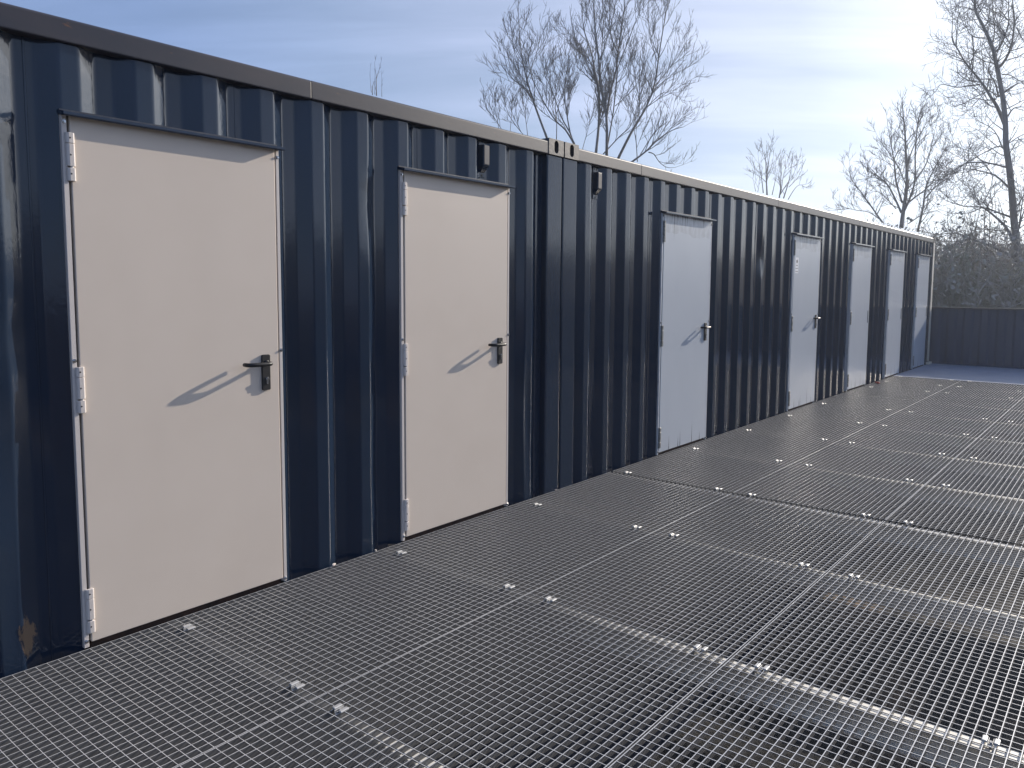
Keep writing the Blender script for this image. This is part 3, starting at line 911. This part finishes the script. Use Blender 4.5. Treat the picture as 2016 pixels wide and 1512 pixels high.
def grow(mb, pts, r0, r1, level, rng, prm):
    """side shoots along a limb"""
    acc = [0]
    for a, b in zip(pts[:-1], pts[1:]): acc.append(acc[-1] + (b - a).length)
    L = acc[-1]
    dens, lo, hi, upb, maxlev = prm['dens'][level], prm['len'][level][0], prm['len'][level][1], prm['up'], prm['max']
    cnt = int(L * dens * rng.uniform(.85, 1.15) + rng.random())
    start = prm['start'][level]
    for _ in range(cnt):
        s = L * (start + (1 - start) * rng.random() ** .9)
        i = 0
        while i < len(acc) - 2 and acc[i + 1] < s: i += 1
        t = (s - acc[i]) / max(1e-6, acc[i + 1] - acc[i])
        p = pts[i].lerp(pts[i + 1], t)
        d = (pts[i + 1] - pts[i]).normalized()
        perp = d.orthogonal().normalized()
        perp.rotate(Matrix.Rotation(rng.uniform(0, 6.283), 3, d))
        ang = R(rng.uniform(*prm['ang']))
        dirv = d * math.cos(ang) + perp * math.sin(ang) + Vector((0, 0, upb * .4))
        dirv.normalize()
        fr = s / L
        ln = rng.uniform(lo, hi) * (1.15 - .55 * fr)
        rp = r0 + (r1 - r0) * fr
        ra = max(prm['rmin'], min(rp * .62, prm['r'][level]))
        n = 4 if level < 2 else 3
        q = [p]
        for k in range(n):
            dirv = (dirv + Vector((rng.gauss(0, .13), rng.gauss(0, .13), rng.gauss(0, .10) + upb * .22))).normalized()
            q.append(q[-1] + dirv * (ln / n))
        rb = max(prm['rmin'] * .55, ra * .35)
        rr = [ra + (rb - ra) * k / n for k in range(n + 1)]
        mb.tube(q, rr, 3, cap=False, world=True)
        if level + 1 < maxlev: grow(mb, q, ra, rb, level + 1, rng, prm)


def bare_tree(key, label, prm, seed, group='bare trees beyond the containers'):
    T = TREES[key]
    rng = random.Random(seed)
    base = Vector((T['base'][0], T['base'][1], 0))
    xa = Vector((T['right'][0], T['right'][1], 0))
    root = thing('bare_tree', label, 'tree', (0, 0, 0), group)
    root.location = base + Vector((0, 0, GZ))
    tr, tw = MB(), MB()
    off = root.location
    for q, rad in T['limbs']:
        rad *= prm.get('thick', 1)
        d0 = rng.uniform(-.25, .25)
        low = q[1] < prm['low']
        pts = limb_curve(q, rng, xa, base, prm['dep'], d0)
        if low:     # carry the stem down to the ground
            b = pts[0]
            foot = Vector((base.x + (b.x - base.x) * .45, base.y + (b.y - base.y) * .45, GZ - .1))
            pts = [foot, foot.lerp(b, .5) + Vector((rng.uniform(-.1, .1), rng.uniform(-.1, .1), 0))] + pts
        n = len(pts) - 1
        rt_ = max(.008, rad * .22)
        rr = [rad * (1.25 if low and i < 2 else 1) + (rt_ - rad) * (max(0, i) / n) ** prm.get('taper', .9) for i in range(n + 1)]
        tr.tube([p - off for p in pts], rr, 7 if rad > .04 else 5, cap=True, world=True)
        grow(tw, [p - off for p in (pts[2:] if low else pts)], rad, rt_, 0, rng, prm)
        # leading shoots at the tip
        tip = pts[-1] - off
        d = (pts[-1] - pts[-2]).normalized()
        q2 = [tip, tip + d * .3 + Vector((0, 0, .1)), tip + d * .5 + Vector((rng.gauss(0, .08), rng.gauss(0, .08), .35))]
        tw.tube(q2, [rt_, rt_ * .7, .004], 3, cap=False, world=True)
        grow(tw, q2, rt_, .005, 1, rng, prm)
    put('trunk', tr.mesh('trunk', BARK, smooth=True), root)
    cw_ = put('crown', tw.mesh('crown', TWIG, recalc=False), root)
    return root


POP = dict(dens=[3.4, 4.2, 4.6], len=[(.8, 2.2), (.4, 1.0), (.18, .45)], r=[.021, .012, .008], rmin=.0072, up=.52, ang=(22, 52), max=3, start=[.12, .15, .2], dep=.28, low=4.3)
SPREAD = dict(dens=[5.0, 6.2, 6.2], len=[(.5, 1.5), (.3, .85), (.15, .36)], r=[.018, .010, .007], rmin=.0060, up=.22, ang=(35, 75), max=3, start=[.12, .15, .2], dep=.35, low=2.2, taper=.6)
DENSE = dict(dens=[4.4, 5.4, 5.5], len=[(.6, 1.4), (.3, .7), (.15, .36)], r=[.022, .013, .009], rmin=.0085, up=.40, ang=(25, 60), max=3, start=[.08, .15, .2], dep=.35, low=3.6)
FAR = dict(dens=[1.9, 2.6, 3.0], len=[(.7, 1.6), (.4, .9), (.25, .5)], r=[.026, .018, .014], rmin=.013, up=.5, ang=(25, 55), max=3, start=[.1, .15, .2], dep=.3, low=7)
SHRUB = dict(dens=[5.5, 4.6, 4.5], len=[(.6, 1.5), (.3, .6), (.15, .3)], r=[.018, .012, .009], rmin=.0085, up=.5, ang=(20, 50), max=3, start=[.05, .15, .2], dep=.3, low=9)
TINY = dict(dens=[1.6, 2.2, 2.0], len=[(.25, .55), (.15, .3), (.1, .2)], r=[.012, .009, .008], rmin=.008, up=.6, ang=(15, 40), max=2, start=[.1, .1, .2], dep=.2, low=9)

bare_tree('a', 'bare poplar with leaning stems, left half of the pair above the corner castings', POP, 3)
bare_tree('b', 'tallest bare poplar above the long container, four upright stems just right of the corner castings', POP, 11)
bare_tree('c', 'low bare shrub tree showing only its top left of the corner castings', SHRUB, 5)
bare_tree('d', 'rounded bare tree of medium height above the far doors of the long container', DENSE, 21)
bare_tree('e', 'large bare tree with thick pale trunk at the right edge, spreading side branches', SPREAD, 9)
bare_tree('f', 'small distant pair of bare treetops over the middle of the long container', FAR, 17)
bare_tree('g', 'few thin twig tips of a tree poking over the rail above the second beige door', TINY, 4)

# ------------------------------------------------------------------ scrub and far wood
def scrub(name, label, az0, az1, r0, r1, count, hfun, seed, leaf=6, cat='thicket', lo=.45):
    rng = random.Random(seed)
    mb = MB()
    cx, cy = -1.3, -3.1
    for _ in range(count):
        az = R(rng.uniform(az0, az1)); rad = rng.uniform(r0, r1)
        x, y = cx + rad * math.cos(az), cy - rad * math.sin(az)
        el = hfun(math.degrees(az)) * rng.uniform(lo, 1.06)
        top = 1.4 + rad * math.tan(R(el))
        p = Vector((x, y, GZ))
        H = top - GZ
        n = 5
        q = [p]
        lean = Vector((rng.gauss(0, .16), rng.gauss(0, .16), 1))
        for k in range(n):
            lean = (lean + Vector((rng.gauss(0, .13), rng.gauss(0, .13), .12))).normalized()
            q.append(q[-1] + lean * (H / n))
        r = rng.uniform(.012, .03)
        mb.tube(q, [r, r * .85, r * .7, r * .55, r * .4, r * .25], 3, cap=False, world=True)
        for k in range(leaf):
            t = rng.uniform(.35, 1)
            i = min(n - 1, int(t * n))
            b = q[i].lerp(q[i + 1], t * n - i)
            d = Vector((rng.gauss(0, 1), rng.gauss(0, 1), rng.uniform(.2, 1.4))).normalized()
            l1 = rng.uniform(.4, 1.3)
            m1 = b + d * l1 * .5 + Vector((0, 0, .05))
            mb.tube([b, m1, b + d * l1 + Vector((rng.gauss(0, .1), rng.gauss(0, .1), .12))], [r * .45, r * .35, r * .2], 3, cap=False, world=True)
            # brown bramble / seed heads: small folded scraps
            for _k in range(3):
                c = m1 + Vector((rng.gauss(0, .3), rng.gauss(0, .3), rng.gauss(0, .25)))
                s = rng.uniform(.03, .085)
                a1 = Vector((rng.gauss(0, 1), rng.gauss(0, 1), rng.gauss(0, 1))).normalized() * s
                a2 = Vector((rng.gauss(0, 1), rng.gauss(0, 1), rng.gauss(0, 1))).normalized() * s
                v0 = len(mb.v)
                mb.v += [tuple(c - a1), tuple(c + a2), tuple(c + a1), tuple(c - a2 * .6 + a1 * .2)]
                mb.f += [(v0, v0 + 1, v0 + 2), (v0, v0 + 2, v0 + 3)]
    o = put(name, mb.mesh(name, SCRUB, recalc=False))
    tag(o, label, cat, kind='stuff')
    return o


scrub('thicket', 'dense brown bare thicket behind the low end wall', -13.5, 1, 24, 34, 1500, lambda a: 2.9 + .9 * math.sin(a * .9 + 1) + (.9 if a < -10 else 0), 31, leaf=7)
scrub('far_wood', 'grey brown bare wood edging the yard, seen mirrored in the glossy paint', 1, 84, 32, 44, 3600, lambda a: (2.5 if a < 20 else 2.5 + (a - 20) * .075) + .2 * math.sin(a * .7), 33, leaf=5, lo=.72)

# ------------------------------------------------------------------ bits lying at the foot of the wall
def crumb(name, material, label, cat, u, v, size, seed, group=None):
    rng = random.Random(seed)
    bm = bmesh.new()
    bmesh.ops.create_icosphere(bm, subdivisions=2, radius=1)
    for vv in bm.verts:
        f = rng.uniform(.7, 1.15)
        vv.co = Vector((vv.co.x * size[0] * f, vv.co.y * size[1] * f, vv.co.z * size[2] * f))
    zmin = min(vv.co.z for vv in bm.verts)
    me = bpy.data.meshes.new(name); bm.to_mesh(me); bm.free()
    me.materials.append(material)
    o = put(name, me, None, (u, v, .001 - zmin))
    o.rotation_euler.z = rng.uniform(0, 3)
    tag(o, label, cat, group)


PALE = mat('pale_foam', (0.62, 0.55, 0.5), 0.9)
RED = mat('faded_red_plastic', (0.42, 0.06, 0.05), 0.5)
G_ = 'pale crumbs at the foot of the wall'
crumb('foam_crumb', PALE, 'pale foam crumb on the grating just right of the nearest beige door', 'crumb', 1.095, .016, (.016, .007, .006), 1, G_)
crumb('foam_crumb', PALE, 'pale pinkish foam crumb on the grating left of the second beige door', 'crumb', 1.375, .014, (.010, .006, .005), 2, G_)
crumb('foam_crumb', PALE, 'pale foam crumb on the grating below the corner posts', 'crumb', 3.02, .018, (.009, .006, .005), 3, G_)
crumb('plastic_scrap', RED, 'small red plastic scrap on the grating beside a far grey door', 'scrap', 11.2, .10, (.05, .02, .016), 5)

# ------------------------------------------------------------------ thin bright air
hz = MB().box(-206, 206, -206, 206, -3.75, 19.0)
hm = bpy.data.materials.new('haze_air')
hm.use_nodes = True
hn, hl = hm.node_tree.nodes, hm.node_tree.links
hn.clear()
ho = hn.new('ShaderNodeOutputMaterial')
pv = hn.new('ShaderNodeVolumePrincipled')
pv.inputs['Color'].default_value = (0.78, 0.87, 1.0, 1)
pv.inputs['Density'].default_value = 0.0013
pv.inputs['Anisotropy'].default_value = 0.55
hl.new(pv.outputs[0], ho.inputs['Volume'])
tag(put('haze', hz.mesh('haze', hm)), kind='stuff')
